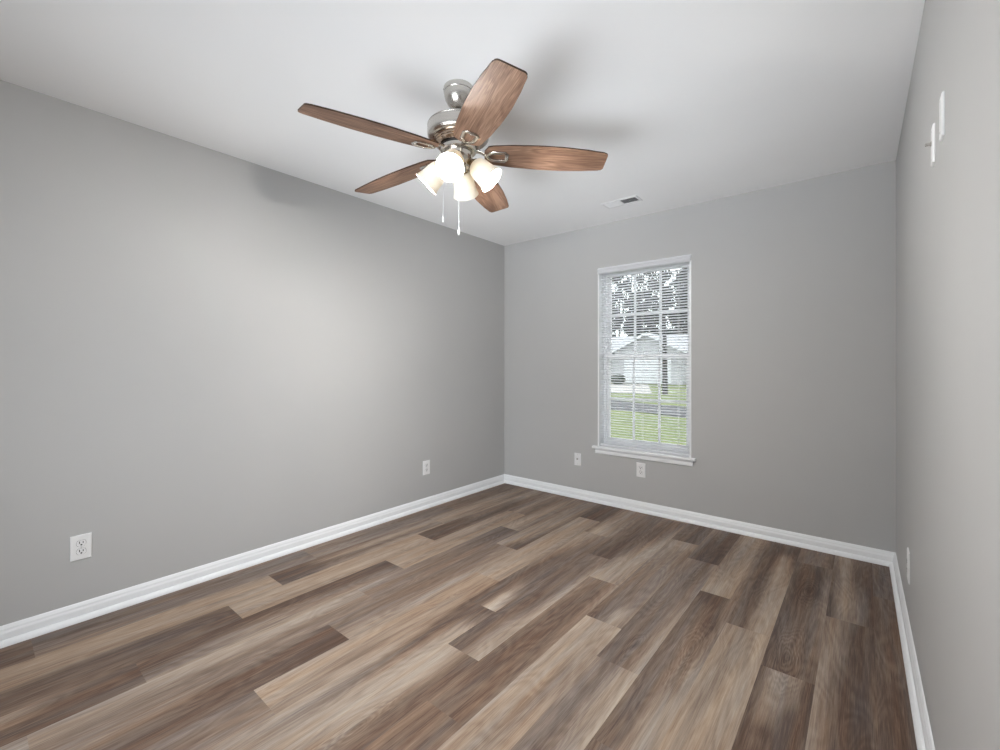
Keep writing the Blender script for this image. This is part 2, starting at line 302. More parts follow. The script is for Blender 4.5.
#TONES
TONES = {
 (-1,'a'): (-.1, (0,[.35,.33,.33,.4]),(1,[.25,.25,.28,.3])),
 (-1,'b'): (-.2, (0,[.42,.42,.45,.5]),(.5,[.34,.32,.36,.42]),(1,[.32,.3,.32,.38])),
 (-1,'c'): (-.4, (0,[.34,.33,.38,.46]),(.5,[.33,.32,.34,.42]),(1,[.35,.36,.38,.45])),
 (-1,'d'): (.2, (0,[.3,.26,.26,.34]),(1,[.3,.25,.25,.3])),
 (0,'a'): (0, (0,[.35,.3,.3,.3]),(1,[.3,.3,.3,.3])),
 (0,'b'): (.2, (0,[.5,.58,.55,.5]),(.5,[.5,.6,.45,.5]),(1,[.38,.45,.4,.4])),
 (0,'c'): (.1, (0,[.25,.2,.2,.26]),(.12,[.22,.2,.22,.25]),(.3,[.24,.55,.3,.48]),(.6,[.34,.58,.36,.55]),(1,[.38,.52,.42,.48])),
 (0,'d'): (.6, (0,[.55,.58,.5,.52]),(.5,[.6,.62,.58,.5]),(1,[.55,.6,.6,.58])),
 (1,'a'): (0, (0,[.5,.6,.35,.3]),(.5,[.35,.35,.3,.3]),(1,[.3,.3,.3,.3])),
 (1,'b'): (.1, (0,[.2,.18,.2,.22]),(.3,[.22,.2,.24,.3]),(.5,[.5,.35,.22,.3]),(.75,[.6,.3,.22,.4]),(1,[.55,.5,.35,.35])),
 (1,'c'): (.5, (0,[.6,.66,.6,.48]),(.5,[.6,.55,.66,.5]),(1,[.52,.62,.62,.52])),
 (1,'d'): (.0, (0,[.5,.36,.36,.45]),(.4,[.38,.24,.3,.42]),(.75,[.26,.2,.26,.3]),(1,[.3,.22,.2,.24])),
 (2,'a'): (.1, (0,[.3,.48,.4,.32]),(.4,[.4,.5,.35,.35]),(1,[.35,.35,.35,.35])),
 (2,'b'): (.35, (0,[.5,.62,.62,.56]),(.5,[.56,.62,.5,.52]),(1,[.5,.58,.46,.5])),
 (2,'c'): (.0, (0,[.25,.25,.3,.55]),(.4,[.24,.28,.48,.55]),(.7,[.18,.22,.46,.52]),(.9,[.15,.18,.4,.46]),(1,[.13,.15,.34,.42])),
 (2,'d'): (.0, (0,[.4,.25,.25,.3]),(.45,[.55,.3,.22,.26]),(.7,[.62,.42,.24,.26]),(.85,[.35,.26,.24,.3]),(1,[.26,.23,.26,.36])),
 (3,'a'): (.1, (0,[.55,.62,.5,.28]),(.3,[.36,.55,.5,.4]),(1,[.32,.36,.36,.36])),
 (3,'b'): (-.5, (0,[.52,.46,.4,.38]),(.5,[.42,.34,.34,.4]),(.85,[.3,.26,.28,.36]),(1,[.26,.24,.26,.34])),
 (3,'c'): (-.1, (0,[.58,.55,.4,.42]),(.4,[.7,.6,.42,.42]),(.7,[.66,.56,.4,.45]),(1,[.54,.5,.44,.42])),
 (3,'d'): (-.3, (0,[.4,.4,.5,.5]),(1,[.45,.55,.4,.35])),
 (4,'a'): (0, (0,[.4,.35,.35,.3]),(1,[.35,.35,.3,.3])),
 (4,'b'): (.1, (0,[.62,.58,.24,.13]),(.2,[.5,.6,.42,.18]),(.5,[.4,.52,.55,.3]),(1,[.32,.4,.4,.32])),
 (4,'c'): (-.2, (0,[.4,.36,.5,.6]),(.3,[.36,.34,.46,.58]),(.7,[.3,.34,.46,.58]),(1,[.3,.36,.52,.62])),
 (4,'d'): (.4, (0,[.5,.34,.3,.36]),(.4,[.55,.36,.24,.3]),(.7,[.44,.26,.2,.2]),(1,[.26,.15,.1,.13])),
 (5,'a'): (.1, (0,[.18,.17,.17,.22]),(1,[.3,.3,.3,.3])),
 (5,'b'): (.4, (0,[.56,.62,.62,.52]),(.5,[.6,.55,.62,.52]),(1,[.62,.6,.56,.5])),
 (5,'c'): (.4, (0,[.68,.64,.6,.45]),(.3,[.66,.6,.44,.58]),(.6,[.62,.5,.62,.5]),(.85,[.5,.62,.5,.45]),(1,[.46,.62,.58,.42])),
 (5,'d'): (-.1, (0,[.4,.4,.5,.62]),(.5,[.32,.36,.4,.55]),(1,[.3,.36,.4,.48])),
 (6,'a'): (.2, (0,[.4,.68,.66,.5]),(.3,[.35,.6,.5,.4]),(1,[.4,.4,.4,.4])),
 (6,'b'): (-.1, (0,[.25,.28,.74,.7]),(.1,[.25,.26,.7,.5]),(.2,[.25,.24,.46,.3]),(.3,[.28,.24,.26,.28]),(.55,[.48,.28,.24,.3]),(.8,[.6,.5,.34,.34]),(1,[.58,.62,.5,.4])),
 (6,'c'): (.0, (0,[.5,.5,.55,.5]),(.25,[.6,.5,.58,.64]),(.5,[.66,.34,.6,.68]),(.7,[.6,.26,.56,.7]),(.82,[.4,.26,.5,.66]),(.93,[.28,.24,.28,.3]),(1,[.26,.25,.22,.22])),
 (6,'d'): (.0, (0,[.5,.5,.5,.5]),(1,[.5,.6,.5,.4])),
 (7,'a'): (-.1, (0,[.3,.24,.2,.24]),(.4,[.5,.34,.24,.28]),(.8,[.42,.36,.3,.3]),(1,[.4,.36,.3,.3])),
 (7,'b'): (-.2, (0,[.24,.25,.55,.68]),(.2,[.25,.24,.5,.64]),(.4,[.26,.22,.34,.68]),(.6,[.3,.26,.34,.64]),(.8,[.32,.3,.34,.56]),(1,[.32,.34,.4,.4])),
 (7,'c'): (.1, (0,[.3,.34,.34,.3]),(.15,[.4,.36,.36,.3]),(.35,[.6,.42,.36,.28]),(.6,[.7,.6,.34,.26]),(.85,[.68,.66,.32,.25]),(1,[.68,.62,.3,.24])),
 (7,'d'): (.4, (0,[.4,.36,.36,.36]),(1,[.35,.36,.36,.34])),
 (8,'b'): (.0, (0,[.68,.66,.62,.52]),(.2,[.5,.62,.6,.52]),(.45,[.3,.4,.58,.62]),(.7,[.28,.26,.4,.6]),(1,[.4,.3,.3,.42])),
 (8,'c'): (.2, (0,[.36,.3,.28,.34]),(.3,[.3,.22,.24,.36]),(.6,[.32,.22,.26,.42]),(.85,[.4,.26,.32,.5]),(1,[.48,.32,.36,.55])),
 (8,'d'): (.4, (0,[.4,.36,.36,.45]),(1,[.36,.3,.28,.36])),
 (9,'a'): (0, (0,[.32,.28,.24,.28]),(1,[.35,.3,.3,.3])),
 (9,'b'): (-.2, (0,[.24,.27,.62,.36]),(.08,[.28,.28,.66,.5]),(.18,[.34,.34,.4,.46]),(.5,[.4,.4,.46,.46]),(.8,[.46,.5,.46,.36]),(.95,[.5,.62,.62,.5]),(1,[.5,.62,.62,.5])),
 (9,'c'): (.1, (0,[.62,.56,.5,.52]),(.3,[.62,.56,.5,.56]),(.6,[.66,.6,.46,.54]),(.85,[.68,.62,.6,.62]),(1,[.74,.64,.66,.74])),
 (9,'d'): (.1, (0,[.5,.5,.5,.5]),(1,[.6,.55,.5,.5])),
 (10,'a'): (-.1, (0,[.3,.18,.16,.22]),(.5,[.46,.28,.2,.2]),(1,[.4,.3,.25,.25])),
 (10,'b'): (-.3, (0,[.28,.3,.36,.64]),(.2,[.3,.3,.4,.66]),(.4,[.3,.36,.4,.62]),(.6,[.36,.4,.38,.52]),(.8,[.42,.34,.3,.46]),(1,[.48,.34,.3,.52])),
 (10,'c'): (-.3, (0,[.46,.42,.54,.66]),(.5,[.46,.36,.48,.72]),(1,[.48,.36,.54,.74])),
 (11,'a'): (.2, (0,[.62,.62,.55,.4]),(.4,[.5,.5,.58,.4]),(.8,[.42,.58,.56,.4]),(1,[.4,.5,.5,.4])),
 (11,'b'): (.0, (0,[.3,.36,.56,.62]),(.2,[.34,.34,.58,.68]),(.4,[.36,.38,.42,.64]),(.6,[.36,.42,.34,.42]),(.8,[.3,.32,.24,.46]),(1,[.18,.16,.24,.42])),
 (11,'c'): (-.2, (0,[.35,.35,.5,.55]),(1,[.3,.32,.5,.58])),
 (12,'a'): (0, (0,[.3,.3,.3,.3]),(1,[.3,.3,.3,.3])),
 (12,'b'): (.1, (0,[.36,.3,.62,.58]),(.3,[.36,.24,.64,.62]),(.6,[.3,.24,.64,.5]),(.78,[.3,.2,.6,.24]),(.9,[.34,.18,.24,.18]),(1,[.34,.2,.22,.2])),
 (12,'c'): (.5, (0,[.62,.62,.55,.62]),(.3,[.62,.6,.5,.66]),(.6,[.6,.5,.62,.66]),(1,[.56,.56,.62,.66])),
 (13,'a'): (0, (0,[.32,.36,.42,.3]),(1,[.36,.36,.36,.36])),
 (13,'b'): (-.1, (0,[.28,.3,.3,.36]),(.2,[.24,.36,.3,.42]),(.5,[.24,.24,.3,.52]),(.7,[.24,.13,.15,.46]),(.9,[.3,.2,.2,.4]),(1,[.32,.24,.24,.36])),
 (13,'c'): (.1, (0,[.22,.28,.35,.4]),(.5,[.2,.24,.26,.36]),(.68,[.2,.26,.22,.26]),(.78,[.2,.56,.28,.16]),(.9,[.2,.64,.48,.13]),(1,[.2,.66,.58,.13])),
 (14,'a'): (.0, (0,[.14,.5,.44,.14]),(.15,[.16,.62,.5,.14]),(.45,[.3,.64,.3,.18]),(.8,[.52,.58,.3,.25]),(1,[.5,.5,.3,.25])),
 (14,'b'): (.15, (0,[.6,.24,.15,.2]),(.25,[.6,.26,.14,.2]),(.5,[.58,.3,.14,.25]),(.8,[.52,.48,.18,.24]),(1,[.5,.48,.24,.24])),
 (14,'c'): (.15, (0,[.4,.3,.2,.2]),(1,[.6,.26,.2,.2])),
 (15,'a'): (-.1, (0,[.3,.3,.28,.3]),(1,[.36,.34,.3,.32])),
 (15,'b'): (.1, (0,[.24,.2,.22,.24]),(.5,[.24,.24,.2,.25]),(1,[.3,.27,.24,.28])),
}
def build_floor():
    bm = bmesh.new(); uvl = bm.loops.layers.uv.new('UVMap')
    ls = bm.verts.layers.float.new('seed'); lt = bm.verts.layers.float.new('tone'); lw = bm.verts.layers.float.new('warm')
    rnd = random.Random(11)
    for r in range(-2, 16):
        x0 = max(0, E0+PW*r); x1 = min(W+.06, E0+PW*(r+1))
        j0 = JO[r]
        while j0 < 0: j0 += PL
        k = 0
        while True:
            yb = j0 - PL*k; ya = yb - PL; k += 1
            if yb <= -L-1.6: break
            t0, t1 = max(ya, -L-1.6), min(yb, 0)
            if t1 - t0 < .01: continue
            seed = rnd.random(); base = rnd.uniform(.30, .58); wv = rnd.uniform(-.4, .4)
            key = (r, 'abcdef'[min(k-1, 5)])
            spec = TONES.get(key)
            nu, nv = 40, 12
            grid = []
            for i in range(nu+1):
                y = t0 + (t1-t0)*i/nu; row = []
                for q in range(nv+1):
                    x = x0 + (x1-x0)*q/nv
                    v = bm.verts.new((x, y, 0)); v[ls] = seed; v[lw] = wv
                    if spec: v[lt], v[lw] = spec_eval(spec, (x-(E0+PW*r))/PW, (y-ya)/PL)
                    else: v[lt] = base
                    row.append(v)
                grid.append(row)
            for i in range(nu):
                for q in range(nv):
                    f = bm.faces.new((grid[i][q], grid[i][q+1], grid[i+1][q+1], grid[i+1][q]))
                    for lp in f.loops: lp[uvl].uv = (lp.vert.co.y, lp.vert.co.x-E0)
    return bm
def spec_eval(s, v, u):
    w, rows = s[0], s[1:]
    def across(t):
        k = min(max(v, 0), .9999)*3; i = int(k); f = k-i; f = f*f*(3-2*f)
        return t[i]+(t[i+1]-t[i])*f
    if u <= rows[0][0]: return across(rows[0][1]), w
    for (u0, a), (u1, b) in zip(rows, rows[1:]):
        if u <= u1:
            f = (u-u0)/(u1-u0); f = f*f*(3-2*f); return across(a)*(1-f)+across(b)*f, w
    return across(rows[-1][1]), w
o = structure(obj('floor', build_floor(), 'floor'))

# baseboards (colonial profile)
BP = [(0, 0), (.031, 0), (.031, .005), (.0295, .011), (.026, .017), (.021, .0225), (.014, .0255), (.014, .052), (.0125, .057), (.0105, .061), (.0095, .066), (.0095, .069), (.007, .074), (.004, .080), (0, .084)]
for nm, p0, p1, n in (('baseboard_left', (0, -L), (0, 0), (1, 0)), ('baseboard_back', (W, 0), (0, 0), (0, -1)), ('baseboard_right', (xr(-L), -L), (W, 0), (-1, 0))):
    bm = bmesh.new(); sweep(bm, BP, p0, p1, n); structure(obj(nm, bm, 'trim'))

# ------------------------------------------------------------ window
win = structure(thing('window_1', 'white double-hung window in the back wall', 'window', (0, 0, 0)))
del win['category']
bm = bmesh.new(); q = .014
box(bm, WX0, WX0+q, -.001, .10, WZ0, WZ1, .001); box(bm, WX1-q, WX1, -.001, .10, WZ0, WZ1, .001); box(bm, WX0+q, WX1-q, -.001, .10, WZ1-q, WZ1, .001)
obj('jamb', bm, 'trim', win)
JX0, JX1, JZ0, JZ1 = WX0+q, WX1-q, WZ0+.012, WZ1-q
bm = bmesh.new(); fw = .024
for a in ((JX0, JX0+fw, JZ0, JZ1), (JX1-fw, JX1, JZ0, JZ1), (JX0+fw, JX1-fw, JZ1-fw, JZ1), (JX0+fw, JX1-fw, JZ0, JZ0+fw)):
    box(bm, a[0], a[1], .085, .158, a[2], a[3], .002)
obj('frame', bm, 'vinyl', win)
ZM = 1.283
def sash(name, y0, y1, z0, z1, rb, rt):
    x0, x1 = JX0+fw, JX1-fw; st = .027; bm = bmesh.new()
    box(bm, x0, x0+st, y0, y1, z0, z1, .003); box(bm, x1-st, x1, y0, y1, z0, z1, .003)
    box(bm, x0+st, x1-st, y0, y1, z0, z0+rb, .003); box(bm, x0+st, x1-st, y0, y1, z1-rt, z1, .003)
    s = obj(name, bm, 'vinyl', win)
    gx0, gx1, gz0, gz1 = x0+st, x1-st, z0+rb, z1-rt; ym = (y0+y1)/2
    bm = bmesh.new(); mw = .0095
    for k in (1, 2):
        xm = gx0+(gx1-gx0)*k/3; box(bm, xm-mw, xm+mw, ym-.006, ym+.006, gz0-.004, gz1+.004, .002)
    zm = (gz0+gz1)/2; box(bm, gx0-.004, gx1+.004, ym-.0055, ym+.0055, zm-mw, zm+mw, .002)
    obj('muntin_grid', bm, 'vinyl', s)
    bm = bmesh.new(); box(bm, gx0-.005, gx1+.005, ym+.007, ym+.0105, gz0-.005, gz1+.005); obj('pane', bm, 'glass', s)
    return s
sash('upper_sash', .124, .150, ZM-.018, JZ1-fw+.004, .036, .034)
lo = sash('lower_sash', .094, .122, JZ0+fw-.004, ZM+.018, .045, .036)
bm = bmesh.new(); xm = (JX0+JX1)/2
box(bm, xm-.028, xm+.028, .098, .120, ZM+.018, ZM+.024, .002); tube(bm, [(xm-.018, .108, ZM+.027), (xm+.02, .10, ZM+.028)], .005, 8)
obj('sash_lock', bm, 'vinyl', lo)
bm = bmesh.new(); box(bm, 1.015, 1.882, -.032, 0, .476, .498, .005); box(bm, WX0, WX1, -.001, .10, .478, .498)
obj('stool', bm, 'trim', win)
bm = bmesh.new()
AP = [(0, .432), (.010, .432), (.014, .438), (.014, .466), (.011, .470), (.011, .476), (0, .476)]
sweep(bm, AP, (1.858, 0), (1.040, 0), (0, -1)); obj('apron', bm, 'trim', win)

# blinds
BX0, BX1 = WX0+q+.004, WX1-q-.004; BYC = .028
bl = thing('window_blinds', 'white horizontal mini blinds lowered over the window, slats open', 'blinds', ((BX0+BX1)/2, BYC, .5))
def loc(o): o.location = o.location  # parts carry coordinates relative to the empty
OX, OY, OZ = bl.location
hw = (BX1-BX0)/2
bm = bmesh.new(); box(bm, -hw, hw, -.018, .018, 1.508, 1.546, .002); obj('headrail', bm, 'slat', bl)
bm = bmesh.new()   # moulded valance with returned ends
VP = [(0, 0), (.006, 0), (.009, .006), (.009, .012), (.007, .016), (.007, .030), (.009, .034), (.009, .042), (.006, .046), (0, .046)]
vx = hw+.0155
a = [bm.verts.new((-vx, -.031-d, 1.508+z)) for d, z in VP]; b_ = [bm.verts.new((vx, -.031-d, 1.508+z)) for d, z in VP]
for i in range(len(VP)):
    j = (i+1) % len(VP); bm.faces.new((a[i], a[j], b_[j], b_[i]))
bm.faces.new(a[::-1]); bm.faces.new(b_)
for s in (-1, 1): box(bm, min(s*vx, s*(vx-.006)), max(s*vx, s*(vx-.006)), -.031, -.0285, 1.508, 1.554, 0)
obj('valance', bm, 'slat', bl)
def slat_bm():
    bm = bmesh.new(); n = 6; c = .0125; th = .0005; tilt = math.radians(15)
    top, bot = [], []
    for i in range(n+1):
        s = -1+2*i/n; y = c*s; z = .0040*(1-s*s)
        y, z = y*math.cos(tilt)+z*math.sin(tilt), -y*math.sin(tilt)+z*math.cos(tilt)
        top.append((y, z+th)); bot.append((y, z-th))
    pr = top + bot[::-1]
    A = [bm.verts.new((-hw, y, z)) for y, z in pr]; B = [bm.verts.new((hw, y, z)) for y, z in pr]
    for i in range(len(pr)):
        j = (i+1) % len(pr); bm.faces.new((A[i], A[j], B[j], B[i]))
    for i in range(n):
        for R_ in (A, B): bm.faces.new((R_[i], R_[i+1], R_[2*n-i], R_[2*n+1-i]))
    return bm
PITCH = .0218; z = .036; slat = obj('slat', slat_bm(), 'slat', bl, 40); slat.location.z = z
while z + PITCH < 1.508:
    z += PITCH; s = slat.copy(); C.objects.link(s); s.parent = bl; s.location.z = z
bm = bmesh.new(); box(bm, -hw, hw, -.013, .013, .004, .020, .003); obj('bottom_rail', bm, 'slat', bl)
for xx in (-hw+.085, 0, hw-.085):
    bm = bmesh.new()
    for yy in (-.0135, .0135): tube(bm, [(xx, yy, .012), (xx, yy, 1.51)], .0011, 6)
    zz = .036
    while zz < 1.50:
        tube(bm, [(xx, -.0135, zz-.0015), (xx, .0135, zz-.0015)], .0006, 4, up=Vector((0, 0, 1))); zz += PITCH
    obj('ladder_cord', bm, 'cord', bl)

# ------------------------------------------------------------ wall plates (built facing -y, base at the plate centre)
def plate_base(root, w=.070, h=.115):
    bm = bmesh.new(); d = .006
    p = [(-w/2, 0), (-w/2, -.002), (-w/2+.004, -d), (w/2-.004, -d), (w/2, -.002), (w/2, 0)]
    def ring(y, ins): return [bm.verts.new((sx*(w/2-ins), y, sz*(h/2-ins))) for sx, sz in ((-1,-1),(1,-1),(1,1),(-1,1))]
    rs = [ring(0, 0), ring(-.0025, 0), ring(-.005, .002), ring(-d, .005)]
    for a, b in zip(rs, rs[1:]):
        for i in range(4): bm.faces.new((a[i], a[(i+1) % 4], b[(i+1) % 4], b[i]))
    bm.faces.new(rs[-1]); bm.faces.new(rs[0][::-1])
    return obj('cover_plate', bm, 'plate', root)
def screw(root, x, z, y=-.006):
    bm = bmesh.new(); mx = Matrix.Translation((x, y+.001, z)) @ Matrix.Rotation(PI/2, 4, 'X')
    lathe(bm, [(.0001, 0), (.0033, 0), (.0033, .0013), (.002, .002), (0, .002)], 14, mx); obj('screw', bm, 'screw', root, 40)
def outlet(label, locn, rz, group=None, pw=.076, ph=.118):
    t = thing('wall_outlet', label, 'outlet', locn, (0, 0, rz), group)
    plate_base(t, pw, ph)
    for s in (-1, 1):
        bm = bmesh.new(); zc = s*.0195
        pts = []
        for i in range(28):
            a_ = 2*PI*i/28; x = .0172*math.cos(a_); zz = .0172*math.sin(a_)
            pts.append((x, max(-.0142, min(.0142, zz))+zc))
        A = [bm.verts.new((x, -.004, zz)) for x, zz in pts]; B = [bm.verts.new((x, -.0078, zz)) for x, zz in pts]
        for i in range(28): bm.faces.new((A[i], A[(i+1) % 28], B[(i+1) % 28], B[i]))
        bm.faces.new(B)
        # dark gap line around the receptacle face
        r = obj('receptacle', bm, 'plate', t)
        bm = bmesh.new(); A = [bm.verts.new((x*1.05, -.0062, zc+(zz-zc)*1.05)) for x, zz in pts]; B2 = [bm.verts.new((x*1.0, -.0062, zz)) for x, zz in pts]
        for i in range(28): bm.faces.new((A[i], A[(i+1) % 28], B2[(i+1) % 28], B2[i]))
        obj('seam', bm, 'slot', r)
        bm = bmesh.new()
        box(bm, -.0080, -.0048, -.0082, -.0060, zc-.0015, zc+.0095); box(bm, .0048, .0080, -.0082, -.0060, zc-.0005, zc+.0085)
        mx = Matrix.Translation((0, -.0060, zc-.0070)) @ Matrix.Rotation(PI/2, 4, 'X')
        lathe(bm, [(0, 0), (.0036, 0), (.0036, .0022), (0, .0022)], 12, mx)
        obj('slots', bm, 'slot', r)
    screw(t, 0, 0)
    return t
G = 'duplex outlets on the walls'
outlet('white duplex outlet low on the left wall, large and nearest the photo\'s left edge', (0, -3.205, .345), PI/2, G)
outlet('white duplex outlet low on the left wall, the far one near the corner', (0, -1.058, .339), PI/2, G)
outlet('white duplex outlet on the back wall just under the window sill', (1.449, 0, .343), 0, G)
outlet('white duplex outlet on the right wall, seen almost edge-on near the far corner', (xr(-.90), -.90, .322), -PI/2, G, .085, .135)
def jack(root, z=0.0, y0=-.006, ln=.011):
    bm = bmesh.new(); mx = Matrix.Translation((0, y0, z)) @ Matrix.Rotation(PI/2, 4, 'X')
    lathe(bm, [(0, -.001), (.0075, -.001), (.0075, .0025), (.0048, .003), (.0048, ln), (.003, ln), (0, ln-.004)], 12, mx)
    obj('coaxial_jack', bm, 'nickel', root, 40)
t = thing('cable_plate', 'white cable jack plate on the back wall, left of the window', 'wall plate', (.858, 0, .352))
plate_base(t, .066, .112); screw(t, 0, .042); screw(t, 0, -.042); jack(t, .004)
t = thing('cable_plate', 'white jack plate high on the right wall, with stub sticking out', 'wall plate', (xr(-1.73), -1.73, 1.862), (0, 0, -PI/2))
plate_base(t, .048, .114); screw(t, 0, .042); screw(t, 0, -.042); jack(t, .006, ln=.014)
t = thing('blank_plate', 'plain white cover plate high on the right wall, nearest the camera', 'wall plate', (xr(-1.91), -1.91, 1.869), (0, 0, -PI/2))
plate_base(t, .048, .114); screw(t, 0, .042); screw(t, 0, -.042)

# ------------------------------------------------------------ ceiling register
t = thing('ceiling_vent', 'white rectangular air register in the ceiling near the back wall', 'vent', (1.460, -.402, H))
vw, vd = .140, .064
bm = bmesh.new()
def vring(ix, iy, z): return [bm.verts.new((sx*(vw-ix), sy*(vd-iy), z)) for sx, sy in ((-1,-1),(1,-1),(1,1),(-1,1))]
rs = [vring(0, 0, 0), vring(0, 0, -.002), vring(.004, .004, -.006), vring(.018, .018, -.006), vring(.018, .018, -.0005)]
for a, b_ in zip(rs, rs[1:]):
    for i in range(4): bm.faces.new((a[i], a[(i+1) % 4], b_[(i+1) % 4], b_[i]))
box(bm, -.004, .004, -(vd-.018), vd-.018, -.006, -.001)
obj('frame', bm, 'vent', t)
bm = bmesh.new(); box(bm, -(vw-.018), vw-.018, -(vd-.018), vd-.018, -.0008, -.0002); obj('duct', bm, 'ventdark', t)
def louvers(x0, x1, sgn):
    bm = bmesh.new(); n = 7
    for i in range(n):
        yc = -(vd-.018) + (2*(vd-.018))*(i+.5)/n; hy = .0062; hz = .0026
        p = [(yc-hy, -.0035-sgn*hz), (yc+hy, -.0035+sgn*hz)]
        v = []
        for x in (x0, x1):
            for (y, z) in p: v.append((x, y, z+.0004))
            for (y, z) in p[::-1]: v.append((x, y, z-.0004))
        vs = [bm.verts.new(c) for c in v]
        for k in range(4): bm.faces.new((vs[k], vs[(k+1) % 4], vs[4+(k+1) % 4], vs[4+k]))
        bm.faces.new(vs[:4]); bm.faces.new(vs[4:])
    obj('louver_bank', bm, 'vent', t)
louvers(-(vw-.018), -.004, -1); louvers(.004, vw-.018, 1)

# ------------------------------------------------------------ ceiling fan
FX, FY = 1.483, -2.162
fan = thing('ceiling_fan', 'five-blade brown wood ceiling fan with brushed nickel motor and four lights', 'ceiling fan', (FX, FY, H))
# z below is relative to the ceiling
bm = bmesh.new()
lathe(bm, [(.0, 0), (.0645, 0), (.066, -.003), (.066, -.018), (.0655, -.022), (.0635, -.024), (.063, -.036), (.058, -.055), (.048, -.073), (.036, -.085), (.028, -.090), (.025, -.092), (.021, -.088), (.012, -.082), (0, -.082)], 48)
for k in range(2):
    a_ = -2.3+PI*k; mx = Matrix.Translation((.066*math.cos(a_), .066*math.sin(a_), -.011)) @ Matrix.Rotation(a_, 4, 'Z') @ Matrix.Rotation(PI/2, 4, 'Y')
    lathe(bm, [(0, -.001), (.004, -.001), (.004, .001), (0, .002)], 12, mx)
obj('canopy', bm, 'nickel', fan, 40)
bm = bmesh.new(); lathe(bm, [(0, -.080), (.011, -.080), (.011, -.150), (.024, -.152), (.028, -.158), (.030, -.168), (0, -.168)], 24); obj('downrod', bm, 'nickel', fan, 40)
bm = bmesh.new()
lathe(bm, [(0, -.160), (.06, -.160), (.118, -.163), (.134, -.168), (.137, -.173), (.135, -.177), (.135, -.182), (.137, -.186), (.137, -.211), (.1355, -.221), (.131, -.228), (.124, -.232), (.112, -.233), (0, -.233)], 64)
obj('motor_housing', bm, 'nickel', fan, 35)
bm = bmesh.new(); lathe(bm, [(0, -.231), (.113, -.231), (.113, -.237), (.108, -.240), (.108, -.246), (.103, -.248), (.103, -.2535), (.096, -.256), (.090, -.262), (0, -.262)], 64)
obj('motor_collar', bm, 'brown_reflection', fan, 35)
bm = bmesh.new(); lathe(bm, [(0, -.260), (.080, -.260), (.080, -.270), (0, -.270)], 48); obj('motor_gap', bm, 'blackgap', fan, 35)
bm = bmesh.new(); lathe(bm, [(0, -.266), (.072, -.266), (.079, -.269), (.079, -.284), (.074, -.288), (0, -.288)], 48); obj('flywheel', bm, 'nickel', fan, 35)
bm = bmesh.new(); lathe(bm, [(0, -.286), (.060, -.286), (.060, -.291), (.062, -.293), (.062, -.330), (.058, -.338), (.046, -.346), (.034, -.350), (.034, -.366), (.026, -.374), (.012, -.380), (.010, -.388), (.006, -.393), (0, -.394)], 48)
obj('switch_housing', bm, 'nickel_dark', fan, 35)

BZ = 2.150 - H; DROOP = math.radians(2.5)
def blade_bm():
    bm = bmesh.new(); uvl = bm.loops.layers.uv.new('UVMap')
    r0, r1 = .116, .658
    # half widths along the blade
    st = [(0, .048), (.015, .056), (.05, .064), (.13, .073), (.24, .0785), (.34, .0780), (.44, .0705), (.505, .0620), (.542, .0570)]
    def hwid(s):
        for (a, wa), (b, wb) in zip(st, st[1:]):
            if s <= b:
                k = (s-a)/(b-a); k = k*k*(3-2*k)*.35+k*.65; return wa+(wb-wa)*k
        return st[-1][1]
    out = []
    n = 30; ln = r1-r0
    left, right = [], []
    for i in range(n+1):
        s = ln*i/n; h_ = hwid(s)
        if s < .022: h_ *= math.sqrt(max(0, 1-((.022-s)/.022)**2))*.45+.55
        right.append((r0+s, -h_)); left.append((r0+s, h_))
    def rc(pts, sgn):    # rounded tip corner
        x, y = pts[-1]; c = .016; res = pts[:-1]
        res = [p for p in res if p[0] < r1-c]
        for k in range(6):
            a_ = PI/2*k/5; res.append((x-c+c*math.sin(a_), y-sgn*c+sgn*c*math.cos(a_)))
        return res
    left = rc(left, 1); right = rc(right, -1)
    poly = right + left[::-1]
    th = .0030
    A = [bm.verts.new((x, y, -th)) for x, y in poly]; B = [bm.verts.new((x, y, th)) for x, y in poly]
    fb = bm.faces.new(A[::-1]); ft = bm.faces.new(B)
    for i in range(len(poly)):
        f = bm.faces.new((A[i], A[(i+1) % len(poly)], B[(i+1) % len(poly)], B[i])); f.material_index = 1
    for f in (fb, ft):
        for lp in f.loops: lp[uvl].uv = (lp.vert.co.x, lp.vert.co.y)
    return bm
PITCHA = math.radians(-11.5)
def iron_bm():
    """blade iron in blade coordinates: x outward, the loop lies under the blade"""
    bm = bmesh.new(); z = -.0075
    pts = []
    x0, x1, hy, hy2 = .134, .214, .018, .028
    for x, y in ((x0, -hy*.7), (x0+.02, -hy2*.9), (x1-.010, -hy2), (x1, -hy2+.010), (x1, hy2-.010), (x1-.010, hy2), (x0+.02, hy2*.9), (x0, hy*.7), (x0-.006, 0)):
        pts.append((x, y, z))
    tube(bm, pts, .0080, 8, .5, closed=True)
    return bm
blade0 = iron0 = None
